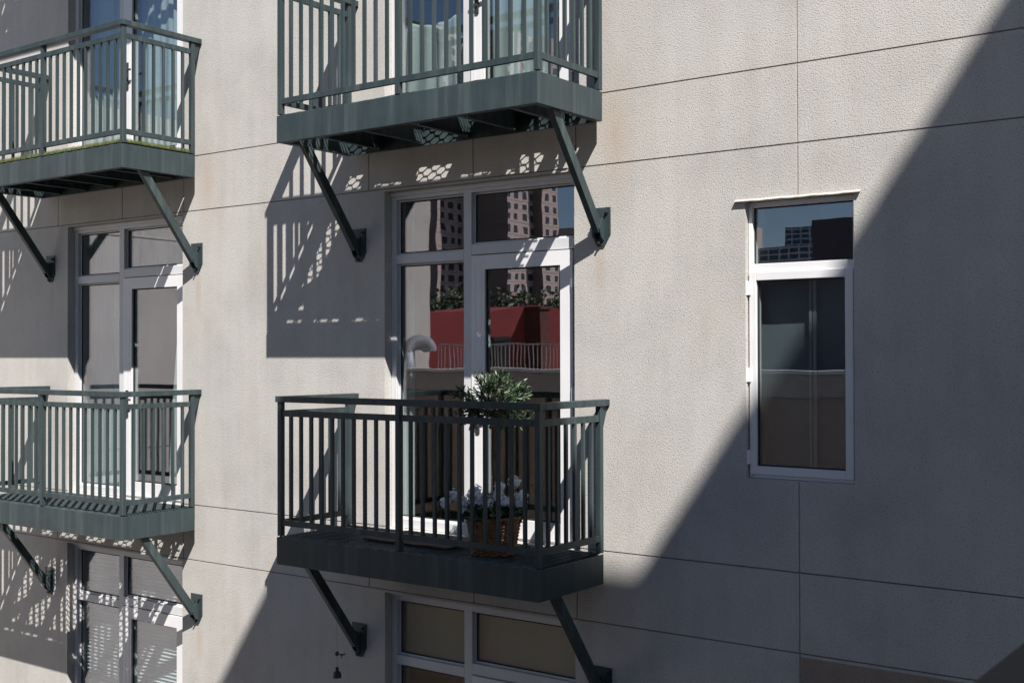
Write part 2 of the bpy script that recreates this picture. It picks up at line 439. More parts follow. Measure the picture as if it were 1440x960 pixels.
MAT['mid_frame'] = mat_simple('pale_frame', (0.60, 0.60, 0.615), 0.42, var=0.04, scale=3)
for cx in (0, WCOL):
    for fl in (-1, 0, 1):
        fr = door_unit(cx, fl, (MAT['mid_frame'], MAT['white']))

# small side window (casement with fixed light above)
def small_window():
    f = MB()
    def b(x0, x1, z0, z1, y0=0.045, y1=0.13, m=f): m.box(x0, x1, y0, y1, z0, z1)
    b(1.042, 1.070, -0.798, 0.978); b(1.738, 1.758, -0.798, 0.978)
    b(1.070, 1.738, 0.945, 0.978); b(1.070, 1.738, 0.505, 0.580); b(1.070, 1.738, -0.798, -0.77)
    fr = f.build('window_frame', MAT['white'], bld, bevel=0.003); fr.location = (0, 0, 10)
    MB().box(1.0705, 1.7375, 0.084, 0.092, 0.5805, 0.9445).build('glass_pane', MAT['glass'], fr)
    gk = MB(); t = 0.006; X0, X1, Z0, Z1 = 1.0705, 1.7375, 0.5805, 0.9445
    gk.box(X0, X0+t, 0.072, 0.0835, Z0, Z1).box(X1-t, X1, 0.072, 0.0835, Z0, Z1).box(X0+t, X1-t, 0.072, 0.0835, Z0, Z0+t).box(X0+t, X1-t, 0.072, 0.0835, Z1-t, Z1)
    gk.build('gasket', MAT['gasket'], fr)
    s = MB()
    def c(x0, x1, z0, z1, y0=0.030, y1=0.11): s.box(x0, x1, y0, y1, z0, z1)
    c(1.052, 1.100, -0.775, 0.525); c(1.690, 1.742, -0.775, 0.525); c(1.100, 1.690, 0.472, 0.525); c(1.100, 1.690, -0.775, -0.722)
    sa = s.build('casement_sash', MAT['white'], bld, bevel=0.003); sa.location = (0, 0, 10)
    MB().box(1.1005, 1.6895, 0.066, 0.074, -0.7215, 0.4715).build('glass_pane', MAT['glass'], sa)
    gk = MB(); t = 0.008; X0, X1, Z0, Z1 = 1.1005, 1.6895, -0.7215, 0.4715
    gk.box(X0, X0+t, 0.050, 0.0655, Z0, Z1).box(X1-t, X1, 0.050, 0.0655, Z0, Z1).box(X0+t, X1-t, 0.050, 0.0655, Z0, Z0+t).box(X0+t, X1-t, 0.050, 0.0655, Z1-t, Z1)
    gk.build('gasket', MAT['gasket'], sa)
    for z in (0.425, -0.135, -0.665):
        h = MB(); h.cyl((1.040, 0.018, z-0.045), (1.040, 0.018, z+0.045), 0.010); h.box(1.034, 1.066, 0.019, 0.031, z-0.045, z+0.045)
        h.build('hinge', MAT['white'], sa)
    # wavy flashing over the head
    fl = MB(); n = 40; x0, x1 = 0.972, 1.806
    for k in range(n):
        a, b_ = x0+(x1-x0)*k/n, x0+(x1-x0)*(k+1)/n
        za = 0.986+0.0012*math.sin(k*0.55)+0.0015*max(0, math.sin(k*1.3)); zb = 0.986+0.0012*math.sin((k+1)*0.55)+0.0015*max(0, math.sin((k+1)*1.3))
        i = len(fl.v)
        fl.v += [(a, -0.024, za-0.006), (b_, -0.024, zb-0.006), (b_, 0.0, zb+0.006), (a, 0.0, za+0.006), (a, -0.024, za-0.001), (b_, -0.024, zb-0.001), (b_, 0.0, zb+0.010), (a, 0.0, za+0.010)]
        for q in ((0,3,2,1),(4,5,6,7),(0,1,5,4),(1,2,6,5),(2,3,7,6),(3,0,4,7)): fl.f.append(tuple(i+t for t in q)); fl.m.append(0)
    o = fl.build('lintel_flashing', MAT['flash'], bld); o.location = (0, 0, 10)
small_window()

# ------------------------------------------------------------------ balconies
W_, D_, S_ = 2.432, 0.777, 0.070
FR = -(S_+D_)                                  # outer face of the front
HF = 0.205
def make_balcony():
    st = MAT['steel']
    root = empty('balcony', (0, 0, 0))
    # fascia channels
    f = MB(); t = 0.008; lip = 0.055
    f.box(-W_, 0, FR, FR+t, -HF, 0); f.box(-W_+t, -t, FR+t, FR+lip, -HF, -HF+t); f.box(-W_+t, -t, FR+t, FR+lip, -t-0.006, -0.006)
    f.build('fascia', st, root, bevel=0.0015)
    for (a, b, s) in ((-t, 0, -1), (-W_, -W_+t, 1)):
        f = MB(); f.box(a, b, FR+t, -S_, -HF, 0)
        if s < 0: f.box(-lip, -t, FR+lip, -S_, -HF, -HF+t)
        else: f.box(-W_+t, -W_+lip, FR+lip, -S_, -HF, -HF+t)
        f.build('fascia', st, root, bevel=0.0015)
    f = MB(); f.box(-W_+t, -t, -S_-t, -S_, -HF+0.001, -0.01)
    f.build('rear_beam', st, root)
    for x in (-0.30, -0.735, -1.175, -1.63, -2.07):
        j = MB(); j.box(x-0.004, x+0.004, FR+t, -S_-t, -0.192, -0.012); j.box(x+0.004, x+0.034, FR+lip, -S_-0.05, -0.192, -0.184)
        j.build('joist', st, root)
    # expanded metal grating
    g = MB(); P = 0.135; RS = 0.0172; amp = RS*0.5; hw, hh = 0.0017, 0.0032
    y = FR+0.012; row = 0
    while y < -S_-0.008:
        x = -W_+0.012 - (P/2 if row % 2 else 0); pts = []
        while x < -0.01+P:
            pts += [(x, amp), (x+0.27*P, amp), (x+0.5*P, -amp), (x+0.77*P, -amp)]
            x += P
        pp = []
        for (px, py) in pts:
            if -W_+0.009 <= px <= -0.009: pp.append((px, py))
        if len(pp) > 1:
            zt = 0.0035 + (0.0015 if row % 2 else 0)
            for k, (px, py) in enumerate(pp):
                yy = min(max(y+py, FR+0.010), -S_-0.010)
                # tilted ribbon section
                tl = 0.0012
                g.v += [(px, yy-hw-tl, zt-hh), (px, yy+hw-tl, zt-hh), (px, yy+hw+tl, zt+hh), (px, yy-hw+tl, zt+hh)]
            base = len(g.v)-4*len(pp)
            for k in range(len(pp)-1):
                a = base+4*k
                for q in range(4):
                    g.f.append((a+q, a+(q+1) % 4, a+4+(q+1) % 4, a+4+q)); g.m.append(0)
        y += RS; row += 1
    g.build('deck_grating', st, root)
    # posts
    pw = 0.040; yf = FR+0.006
    for x in (-W_+0.02, -1.215, -0.018):
        MB().box(x-pw/2, x+pw/2, yf, yf+pw, 0.0005 if False else 0.010, 1.022).build('post', st, root, bevel=0.002)
    for x in (-W_+0.02, -0.018):
        MB().box(x-pw/2, x+pw/2, -S_-pw, -S_, 0.010, 1.022).build('post', st, root, bevel=0.002)
        MB().prism([(-S_+0.0005, 0.84), (-S_+0.0005, 1.022), (-0.004, 1.022), (-0.004, 1.004)], 'x', x-0.010, x+0.010).build('end_bracket', st, root)
    # cap rail, U shaped
    cw = 0.064; c0 = yf+pw/2-cw/2
    cp = MB(); z0, z1 = 1.0225, 1.068
    cp.box(-W_+0.02-cw/2, -0.018+cw/2, c0, c0+cw, z0, z1)
    cp.box(-W_+0.02-cw/2, -W_+0.02+cw/2, c0+cw, -0.003, z0, z1); cp.box(-0.018-cw/2, -0.018+cw/2, c0+cw, -0.003, z0, z1)
    cp.build('handrail', st, root, bevel=0.003)
    # intermediate and bottom rails
    rw = 0.026; ym = yf+pw/2
    for (nm, a, b) in (('upper_rail', 0.915, 0.960), ('bottom_rail', 0.088, 0.132)):
        for (x0, x1) in ((-W_+0.02+pw/2, -1.215-pw/2), (-1.215+pw/2, -0.018-pw/2)):
            MB().box(x0, x1, ym-rw/2, ym+rw/2, a, b).build(nm, st, root, bevel=0.002)
        for x in (-W_+0.02, -0.018):
            MB().box(x-rw/2, x+rw/2, yf+pw, -S_-pw, a, b).build(nm, st, root, bevel=0.002)
    bw = 0.0225
    def bal(x, y): MB().box(x-bw/2, x+bw/2, y-bw/2, y+bw/2, 0.132, 0.915).build('baluster', st, root)
    for (x0, x1) in ((-W_+0.02, -1.215), (-1.215, -0.018)):
        for k in range(1, 11): bal(x0+(x1-x0)*k/11, ym)
    ys, ye = ym, -S_-pw/2
    for x in (-W_+0.02, -0.018):
        for k in range(1, 7): bal(x, ys+(ye-ys)*k/7)
    # braces
    for x in (-0.055, -2.378):
        top = Vector((x, -0.60, -HF+0.008)); bot = Vector((x, -0.040, -0.955))
        d = (bot-top).normalized(); n_ = Vector((0, -d.z, d.y))
        if n_.z < 0: n_ = -n_
        b = MB(); h2 = 0.036
        a1 = top+n_*h2; a2 = top-n_*h2; b1 = bot+n_*h2; b2 = bot-n_*h2
        # cut the upper end level with the channel lip
        def cutz(p): return p + d*((-HF+0.0 - p.z)/d.z)
        a1 = cutz(a1); a2 = cutz(a2)
        b.prism([(a1.y, a1.z), (b1.y, b1.z), (b2.y, b2.z), (a2.y, a2.z)], 'x', x-0.024, x+0.024)
        br = b.build('brace', st, root, bevel=0.003)
        pl = MB(); px = x+0.002
        pl.prism([(px-0.075, -0.795), (px+0.078, -0.795), (px+0.078, -0.985), (px+0.030, -1.065), (px-0.030, -1.065), (px-0.075, -0.985)], 'y', -0.0125, -0.0005)
        # gusset cheeks
        pl.prism([(-0.0125, -0.86), (-0.0125, -1.03), (-0.045, -1.01), (-0.075, -0.945), (-0.05, -0.88)], 'x', x-0.033, x-0.0245)
        pl.prism([(-0.0125, -0.86), (-0.0125, -1.03), (-0.045, -1.01), (-0.075, -0.945), (-0.05, -0.88)], 'x', x+0.0245, x+0.033)
        pl.build('mounting_plate', st, br, bevel=0.0015)
        for (bx, bz) in ((0.055, -0.83), (-0.055, -0.90), (0.0, -1.043)):
            MB().cyl((x+bx, -0.0125, bz), (x+bx, -0.022, bz), 0.015, n=6).cyl((x+bx, -0.022, bz), (x+bx, -0.042, bz), 0.008, n=8).build('bolt', MAT['bolt'], br)
    return root
proto = make_balcony()
spots = [
    (0.0, ZD-FH, 'dark shaded balcony holding the potted topiary and the basket of white flowers'),
    (0.0, ZD, 'large green-grey balcony at top centre, its underside, dark mats and joists seen from below'),
    (COL, ZD, 'green-grey balcony at top left with artificial turf showing along its edge'),
    (COL, ZD-FH, 'sunlit green-grey balcony at left, empty, its bare grating floor visible'),
    (0.0, ZD+FH, 'balcony of the floor above, over the balcony at top centre'),
    (COL, ZD+FH, 'balcony of the floor above, over the balcony with artificial turf'),
]
for i, (x, z, lab) in enumerate(spots):
    o = proto if i == 0 else copy_tree(proto)
    o.location = (x, 0, z)
    tag(o, lab, 'balcony', 'steel balconies bolted to the facade')

# ------------------------------------------------------------------ mats on the decks
def mat_obj(x0, x1, y0, y1, zb, t, label, mname, name='floor_mat'):
    m = MB(); nx, ny = 14, 8; i0 = len(m.v)
    for s in (0, 1):
        for a in range(nx+1):
            for b in range(ny+1):
                edge = 0.006*math.sin(a*1.3)*math.cos(b*0.9)
                m.v.append((x0+(x1-x0)*a/nx, y0+(y1-y0)*b/ny, zb+(t if s else 0)+max(0, edge)))
    K = (nx+1)*(ny+1)
    def q(s, a, b): return s*K+a*(ny+1)+b
    for a in range(nx):
        for b in range(ny):
            m.f.append((q(1,a,b), q(1,a+1,b), q(1,a+1,b+1), q(1,a,b+1))); m.f.append((q(0,a,b), q(0,a,b+1), q(0,a+1,b+1), q(0,a+1,b))); m.m += [0, 0]
    for a in range(nx):
        m.f.append((q(0,a,0), q(0,a+1,0), q(1,a+1,0), q(1,a,0))); m.f.append((q(0,a+1,ny), q(0,a,ny), q(1,a,ny), q(1,a+1,ny))); m.m += [0, 0]
    for b in range(ny):
        m.f.append((q(0,0,b+1), q(0,0,b), q(1,0,b), q(1,0,b+1))); m.f.append((q(0,nx,b), q(0,nx,b+1), q(1,nx,b+1), q(1,nx,b))); m.m += [0, 0]
    o = m.build(name, MAT[mname]); return tag(o, label, 'mat')
zt = ZD+0.0125
mat_obj(-2.09, -0.13, -0.785, -0.262, zt, 0.008, 'long dark mat covering the floor of the balcony at top centre', 'mat')
mat_obj(-1.06, -0.50, -0.240, -0.085, zt, 0.010, 'narrow dark doormat against the door of the balcony at top centre', 'mat')
mat_obj(-2.09, -1.56, -0.240, -0.085, zt, 0.010, 'small dark mat left of the door on the balcony at top centre', 'mat')
mat_obj(-1.75, -0.95, -0.62, -0.14, zt-FH, 0.012, 'brown-grey doormat on the shaded balcony beside the flower basket', 'doormat')

mat_obj(COL-2.20, COL-0.03, -0.83, -0.085, ZD+FH+0.0125, 0.008, 'unseen dark mat added on the balcony over the one with artificial turf, to keep its shadow solid', 'mat')  # added out of view: stops light through the grating, so its shadow stays plain

# artificial turf on the top left balcony
tz = ZD+0.0125
tf = empty('turf_mat', (COL, 0, tz)); tag(tf, 'bright green artificial turf covering the floor of the balcony at top left', 'mat')
MB().box(-W_+0.16, -0.012, FR+0.016, -0.085, 0, 0.008).build('backing', MAT['mat'], tf)
tb = MB()
for k in range(9000):
    if k < 5200:
        x = random.uniform(-W_+0.16, -0.012); y = FR+0.012+abs(random.gauss(0, 0.03))
    elif k < 7800:
        x = -0.012-abs(random.gauss(0, 0.03)); y = random.uniform(FR+0.012, -0.09)
    else:
        x = random.uniform(-W_+0.17, -0.02); y = random.uniform(FR+0.02, -0.09)
    h = random.uniform(0.020, 0.048); an = random.uniform(0, 6.28); l = 0.010; wv = 0.0022
    dx, dy = math.cos(an)*l, math.sin(an)*l
    i = len(tb.v)
    tb.v += [(x-wv, y, 0.004), (x+wv, y, 0.004), (x+dx, y+dy-0.004, h)]
    tb.f.append((i, i+1, i+2)); tb.m.append(0)
tb.build('blades', MAT['turf'], tf, fix=False)['kind'] = 'stuff'

# ------------------------------------------------------------------ curtains and blinds behind the glass
def curtain(x0, x1, z0, z1, y0, folds, amp, label, mat='curtain', gather=0.0, name='curtain', swag=0.0):
    c = MB(); nx, nz = folds*8, 24
    ph = random.uniform(0, 6)
    for j in range(nz+1):
        v = j/nz; z = z0+(z1-z0)*v
        for i in range(nx+1):
            u = i/nx
            x = x0+(x1-x0)*u
            if gather: x = x1-(x1-x)*(1-gather*(v**1.5))
            y = y0+amp*math.sin(ph+u*folds*6.283+0.6*math.sin(v*3+u*5))*(0.6+0.4*math.sin(u*17+ph))
            zz = z
            if swag and v > 0.8: zz = z - swag*(v-0.8)/0.2*(math.sin(u*3.14)**1.0)
            c.v.append((x, y, zz))
    for j in range(nz):
        for i in range(nx):
            a = j*(nx+1)+i; c.f.append((a, a+1, a+nx+2, a+nx+1)); c.m.append(0)
    o = c.build(name, MAT[mat], smooth=True, fix=False)
    md = o.modifiers.new('solid', 'SOLIDIFY'); md.thickness = 0.003
    return tag(o, label, 'curtain', )
def off(cx, fl): return cx, FH*fl
# left column, middle floor
ox, oz = WCOL, 0
curtain(-2.22+ox, -1.30+ox, -1.40, 1.27, 0.27, 13, 0.020, 'pale sheer curtain in the left panes above the empty sunlit balcony at left')
curtain(-1.25+ox, -0.30+ox, 0.72, 1.27, 0.27, 12, 0.018, 'short sheer curtain behind the pane over the glazed door at left')
curtain(-0.80+ox, -0.34+ox, -1.40, 0.68, 0.24, 6, 0.030, 'white drape gathered at the right side of the glazed door at left', gather=0.45)
# left column, top floor
oz = FH
curtain(-2.20+ox, -1.32+ox, -1.40+oz, 0.9+oz, 0.27, 11, 0.022, 'sheer curtain behind the left pane above the turf-floored balcony')
curtain(-1.22+ox, -0.34+ox, -1.40+oz, 0.9+oz, 0.25, 9, 0.024, 'sheer curtain behind the door of the turf-floored balcony')
# right column, top floor
ox = 0.0
curtain(-2.15+ox, -1.38+ox, -1.40+oz, -0.45+oz, 0.24, 5, 0.028, 'short sheer curtain in the left pane above the top centre balcony floor', swag=0.10)
curtain(-1.20+ox, -0.36+ox, -1.40+oz, 0.55+oz, 0.24, 6, 0.028, 'pleated sheer curtain inside the door of the balcony at top centre')
# right column, middle floor
curtain(-2.12, -2.00, -1.40, 1.25, 0.24, 2, 0.020, 'narrow pale curtain at the left edge of the dark window behind the topiary balcony')

def venetian(x0, x1, z0, z1, y, label, pitch=0.046):
    r = empty('venetian_blind', ((x0+x1)/2, y, z0)); tag(r, label, 'blind')
    s = MB(); z = z0; hx = (x1-x0)/2
    while z < z1-0.04:
        i = len(s.v); zz = z-z0
        s.v += [(-hx, -0.018, zz-0.009), (hx, -0.018, zz-0.009), (hx, 0.018, zz+0.009), (-hx, 0.018, zz+0.009), (-hx, -0.018, zz-0.0065), (hx, -0.018, zz-0.0065), (hx, 0.018, zz+0.0115), (-hx, 0.018, zz+0.0115)]
        for q in ((0,3,2,1),(4,5,6,7),(0,1,5,4),(1,2,6,5),(2,3,7,6),(3,0,4,7)): s.f.append(tuple(i+t for t in q)); s.m.append(0)
        z += pitch*0.8
    s.build('slats', MAT['blind'], r)
    MB().box(-hx, hx, -0.025, 0.025, z1-z0-0.035, z1-z0).build('headrail', MAT['blind'], r)
oz = -FH
venetian(-2.06+WCOL, -1.35+WCOL, -1.35+oz, 1.25+oz, 0.22, 'closed grey venetian blind in the left panes of the bottom left window')
venetian(-1.27+WCOL, -0.33+WCOL, -1.35+oz, 1.25+oz, 0.22, 'closed grey venetian blind in the right panes of the bottom left window')
curtain(-2.10, -1.33, 0.78+oz, 1.30+oz, 0.19, 2, 0.003, 'cream shade at the top left pane of the bottom centre window', 'shade', name='window_shade')
curtain(-1.30, -0.28, 0.10+oz, 1.30+oz, 0.19, 2, 0.003, 'cream shade filling the top right pane of the bottom centre window', 'shade', name='window_shade')
# small window: grey fabric blind and sliding screen frame
curtain(1.03, 1.77, -0.80, 0.50, 0.175, 2, 0.002, 'grey fabric blind hanging in the small side window', 'screen', name='window_shade')
sf = MB(); sf.box(1.415, 1.432, 0.135, 0.150, -0.78, 0.50); sf.box(1.440, 1.462, 0.137, 0.152, -0.78, 0.50)
tag(sf.build('sliding_screen', MAT['grey']), 'slim grey upright of a sliding screen inside the small side window', 'screen')

# ------------------------------------------------------------------ lamp inside the middle room
lp = empty('table_lamp', (-1.85, 0.95, -1.29)); tag(lp, 'pale table lamp standing inside the dark window behind the topiary balcony', 'lamp')
MAT['ceramic'] = mat_simple('lamp_white', (0.7, 0.72, 0.7), 0.5)
MB().lathe([(0.001, 0), (0.07, 0.0), (0.075, 0.02), (0.03, 0.05), (0.055, 0.14), (0.02, 0.24), (0.01, 0.28), (0.001, 0.28)]).build('lamp_base', MAT['ceramic'], lp, smooth=True)
MB().lathe([(0.15, 0.25), (0.09, 0.47), (0.088, 0.47), (0.148, 0.25)]).build('lamp_shade', MAT['ceramic'], lp, smooth=True)
MAT['wood'] = mat_simple('dark_wood', (0.08, 0.05, 0.03), 0.5)
tbm = empty('side_table', (-1.85, 0.95, -1.50)); tag(tbm, 'dark low side table under the lamp inside the middle room', 'table')
MB().box(-0.3, 0.3, -0.25, 0.25, 0.18, 0.21).build('tabletop', MAT['wood'], tbm)
for (a, b) in ((-1, -1), (1, -1), (1, 1), (-1, 1)):
    MB().box(a*0.27-0.02, a*0.27+0.02, b*0.22-0.02, b*0.22+0.02, 0.0, 0.18).build('leg', MAT['wood'], tbm)

# ------------------------------------------------------------------ planted basket and topiary
BX, BY, BZ = -0.585, -0.555, ZD-FH+0.013
wick = mat_simple('wicker', (0.34, 0.17, 0.07), 0.6, var=0.4, scale=30)
pb = empty('planter_basket', (BX, BY, BZ)); tag(pb, 'round brown wicker basket planter with white flowers, at the right end of the shaded balcony', 'planter')
b = MB(); nr, ns = 22, 96; H = 0.255
for row in range(nr):
    v = row/(nr-1); z = 0.008+v*(H-0.016); rad = 0.145+0.042*v
    for k in range(ns):
        t = 2*math.pi*k/ns; rr_ = rad+0.006*math.sin(12*t+(math.pi if row % 2 else 0))
        for (dr, dz) in ((0.005, 0), (0, 0.005), (-0.005, 0), (0, -0.005)):
            b.v.append(((rr_+dr)*math.cos(t), (rr_+dr)*math.sin(t), z+dz))
    o0 = row*ns*4
    for k in range(ns):
        a = o0+k*4; c = o0+((k+1) % ns)*4
        for q in range(4): b.f.append((a+q, a+(q+1) % 4, c+(q+1) % 4, c+q)); b.m.append(0)
for k in range(24):
    t = 2*math.pi*(k+0.5)/24
    b.bar((0.145*math.cos(t), 0.145*math.sin(t), 0.0), (0.188*math.cos(t), 0.188*math.sin(t), H), 0.007, 0.007)
b.build('basket', wick, pb, smooth=True)
r_ = MB()
for k in range(48):
    for s in range(2):
        t0 = 2*math.pi*k/48; t1 = 2*math.pi*(k+1)/48; off_ = (0.006 if (k+s) % 2 else -0.006)
        r_.bar((0.19*math.cos(t0), 0.19*math.sin(t0), H+off_), (0.19*math.cos(t1), 0.19*math.sin(t1), H-off_), 0.012, 0.010)
r_.build('rim', wick, pb)
MB().lathe([(0.001, 0), (0.15, 0), (0.15, 0.01), (0.001, 0.012)], (0, 0, H-0.05)).build('soil', mat_simple('soil', (0.03, 0.02, 0.015), 1), pb)
# topiary
leafm = mat_simple('olive_leaf', (0.042, 0.070, 0.036), 0.45, var=0.5, scale=25)
leafl = mat_simple('pale_leaf', (0.13, 0.18, 0.10), 0.45, var=0.4, scale=25)
tp = empty('topiary_tree', (BX, BY, BZ+H-0.04)); tag(tp, 'small topiary with round leafy head on a thin bare stem in the wicker basket', 'plant')
zc = -0.345-(BZ+H-0.04)
s = MB(); pts = [(0, 0, 0), (0.006, 0.004, 0.2), (-0.004, 0.0, 0.42), (0.0, 0, zc-0.05)]
for a, b_ in zip(pts, pts[1:]): s.cyl(a, b_, 0.011, 0.010, 8)
for k in range(40):
    d = Vector((random.gauss(0, 1), random.gauss(0, 1), random.gauss(0.2, 0.8))).normalized()
    s.cyl((0, 0, zc-0.06), tuple(Vector((0, 0, zc))+d*random.uniform(0.12, 0.19)), 0.004, 0.0015, 5)
s.build('trunk', mat_simple('bark', (0.10, 0.07, 0.045), 0.9), tp)
cr = MB()
def leaf(mb, p, d, L, wd):
    d = Vector(d).normalized(); sd = d.cross(Vector((random.gauss(0, 1), random.gauss(0, 1), random.gauss(0, 1)))).normalized(); n = d.cross(sd)
    i = len(mb.v)
    for (a, b_, h) in ((0, 0, 0), (0.35, 0.5, 0.06), (0.35, -0.5, 0.06), (0.7, 0.42, 0.08), (0.7, -0.42, 0.08), (1, 0, 0.0), (0.35, 0, -0.03), (0.7, 0, -0.02)):
        mb.v.append(tuple(p + d*(a*L) + sd*(b_*wd) + n*(h*L)))
    for q in ((0, 1, 6), (0, 6, 2), (1, 3, 7, 6), (6, 7, 4, 2), (3, 5, 7), (7, 5, 4)):
        mb.f.append(tuple(i+t for t in q)); mb.m.append(mb.mi)
for k in range(175):
    d = Vector((random.gauss(0, 1), random.gauss(0, 1), random.gauss(0, 0.85))).normalized()
    if d.z < -0.8: d.z *= -1
    rad = random.uniform(0.08, 0.215)
    tip = Vector((0, 0, zc)) + Vector((d.x, d.y, d.z*0.80))*rad
    sd = (d + Vector((random.gauss(0, .3), random.gauss(0, .3), random.gauss(0.3, .4)))).normalized()
    for q in range(9):
        cr.mi = 1 if random.random() < 0.22 else 0
        p = tip + sd*(q*0.009)
        leaf(cr, p, sd*0.9+Vector((random.gauss(0, .55), random.gauss(0, .55), random.gauss(0.1, .55))), random.uniform(0.034, 0.066), random.uniform(0.009, 0.014))
cr.mi = 0
cr.build('crown', [leafm, leafl], tp, fix=False)
# flowers in the basket
fl = empty('flowering_plant', (BX, BY, BZ+H-0.04)); tag(fl, 'low bushy plant with clusters of white flowers spilling over the wicker basket', 'plant')
lv = MB()
bigleaf = mat_simple('dark_leaf', (0.030, 0.060, 0.028), 0.5, var=0.4, scale=20)
for k in range(420):
    t = random.uniform(0, 6.283); r0 = random.uniform(0.05, 0.19); z = 0.02+random.uniform(0, 0.09)
    p = Vector((r0*math.cos(t), r0*math.sin(t), z))
    leaf(lv, p, (math.cos(t)+random.gauss(0, .6), math.sin(t)+random.gauss(0, .6), random.gauss(0.1, .5)), random.uniform(0.04, 0.07), random.uniform(0.03, 0.045))
lv.build('foliage', bigleaf, fl, fix=False)
petal = mat_simple('white_petal', (0.90, 0.90, 0.93), 0.6, var=0.06, scale=50)
clusters = [(-0.24, 0.11), (-0.19, 0.16), (-0.12, 0.19), (-0.12, 0.12), (-0.05, 0.10), (0.0, 0.14), (0.05, 0.10), (0.09, 0.16), (0.13, 0.22), (0.17, 0.15), (0.12, 0.12), (-0.17, 0.06), (-0.06, 0.16), (0.20, 0.11), (0.16, 0.25)]
for (u, z) in clusters:
    # spread along the direction facing the camera
    sx, sy = math.cos(YAW), math.sin(YAW)
    back_ = random.uniform(-0.10, 0.02)
    c0 = Vector((u*sx-0.59*back_*-1, u*sy+0.8*back_, z+0.03))
    fm = MB()
    for q in range(80):
        d = Vector((random.gauss(0, 1), random.gauss(0, 1), random.gauss(0, 1))).normalized()
        c = c0+d*random.uniform(0.014, 0.046)
        d2 = (d+Vector((0, -0.3, 0.4))).normalized(); a = d2.orthogonal().normalized(); b2 = d2.cross(a)
        for pk in range(5):
            t = pk*1.2566+random.uniform(-.1, .1); e = a*math.cos(t)+b2*math.sin(t); s_ = a*-math.sin(t)+b2*math.cos(t)
            i = len(fm.v); Lp = 0.012
            fm.v += [tuple(c), tuple(c+e*Lp*0.6+s_*Lp*0.5+d2*0.003), tuple(c+e*Lp+d2*0.001), tuple(c+e*Lp*0.6-s_*Lp*0.5+d2*0.003)]
            fm.f.append((i, i+1, i+2, i+3)); fm.m.append(0)
    fm.build('flower_cluster', petal, fl, fix=False)

# ------------------------------------------------------------------ wind chime on the left brace of the shaded balcony
ch = empty('wind_chime', (-2.382, -0.255, -2.56)); tag(ch, 'small bell chime on a thin cord from the left brace of the shaded balcony', 'wind chime')
chm = mat_simple('aged_bronze', (0.06, 0.05, 0.035), 0.45, 0.5)
MB().cyl((0, 0, 0.06), (0, 0, 0.475), 0.0016, n=6).build('cord', mat_simple('cord', (0.25, 0.24, 0.22), 0.9), ch)
bd = MB()
prof = [(0.002, 0.03), (0.012, 0.032), (0.028, 0.022), (0.012, 0.005), (0.004, -0.01), (0.001, -0.012)]
bd.lathe([(0.001, 0.0), (0.010, 0.004), (0.017, 0.018), (0.012, 0.034), (0.001, 0.040)], (0, 0, 0.165), 10)
bd.cyl((-0.02, 0, 0.178), (0.045, 0, 0.188), 0.007, 0.004, 8); bd.prism([(0.03, 0.185), (0.085, 0.200), (0.088, 0.188), (0.045, 0.170)], 'y', -0.003, 0.003)
bd.cyl((0.05, 0, 0.185), (0.052, 0, 0.150), 0.003, n=6)
bd.build('ornament', chm, ch, smooth=False)
MB().lathe([(0.001, 0.060), (0.010, 0.056), (0.016, 0.047), (0.028, 0.040), (0.034, 0.022), (0.034, 0.004), (0.036, -0.004), (0.030, -0.004), (0.028, 0.010), (0.001, 0.035)], (0, 0, 0), 18).build('bell', chm, ch, smooth=True)
MB().lathe([(0.001, 0), (0.012, 0.002), (0.016, 0.012), (0.008, 0.024), (0.001, 0.026)], (0, 0, 0.055), 10).build('bead', chm, ch, smooth=True)

# ------------------------------------------------------------------ buildings around the court
def thing_box(name, mb, mat, label, cat): return tag(mb.build(name, mat), label, cat)
# stepped block behind the camera whose roof edges throw the big diagonal shadow
sb = MB()
T = 0.07
def wallpt(xw, zw, y): return xw+KX*y, zw+KZ*y
xb, zb2 = wallpt(-3.125, -1.50, 8.0)
sb.prism([(xb, -8.0), (26, -8.0), (26, -16), (xb-T*8, -16)], 'z', -10, zb2)
xa, za = wallpt(4.5, 4.77, 8.0)
sb.prism([(xa, -8.0), (26, -8.0), (26, -15), (xa-T*7, -15)], 'z', zb2+0.001, za)
thing_box('stepped_building', sb, MAT['stucco'], 'stepped stucco block across the court that shades the right of the facade', 'building')
# wing at the left seen in the glass
wg = MB(); wg.box(-15, -11, -10.8, -0.02, -10, 3.7); 
for z in (-1.4, 1.8): wg.box(-11.0, -10.99, -10.79, -0.03, z, z+0.02)
thing_box('left_wing', wg, MAT['stucco'], 'lower stucco wing at the left of the court, mirrored in the door glass', 'building')
tan = mat_simple('tan_render', (0.30, 0.235, 0.18), 0.9)
lb = empty('low_building', (-3, -20, -10)); tag(lb, 'low tan building with a pale parapet across the court, mirrored in the glass', 'building')
MB().prism([(-7.9, 10.5), (9.8, 10.5), (9.8, -10), (-12.7, -10), (-15.4, 2), (-15.4, 9.15), (-7.9, 9.15)], 'z', 0, 9.35).build('wall', tan, lb)
MB().box(-7.92, 9.8, 10.2, 10.53, 9.355, 9.69).build('parapet', mat_simple('pale_coping', (0.34, 0.31, 0.29), 0.8), lb)
MB().box(-7.95, 9.82, 10.15, 10.58, 9.695, 9.75).build('coping', mat_simple('white_coping', (0.6, 0.6, 0.6), 0.7), lb)
redm = mat_simple('red_render', (0.24, 0.035, 0.036), 0.85, var=0.12, scale=0.8)
A_ = Vector((-19.4, -18.5)); B_ = Vector((-16.2, -28.2)); dv = (B_-A_).normalized(); nv = Vector((-dv.y, dv.x))
if nv.x < 0: nv = -nv
rd = MB(); n = 24; prev = None
for k in range(n):
    for s in (k, k+1):
        pass
poly_top = []
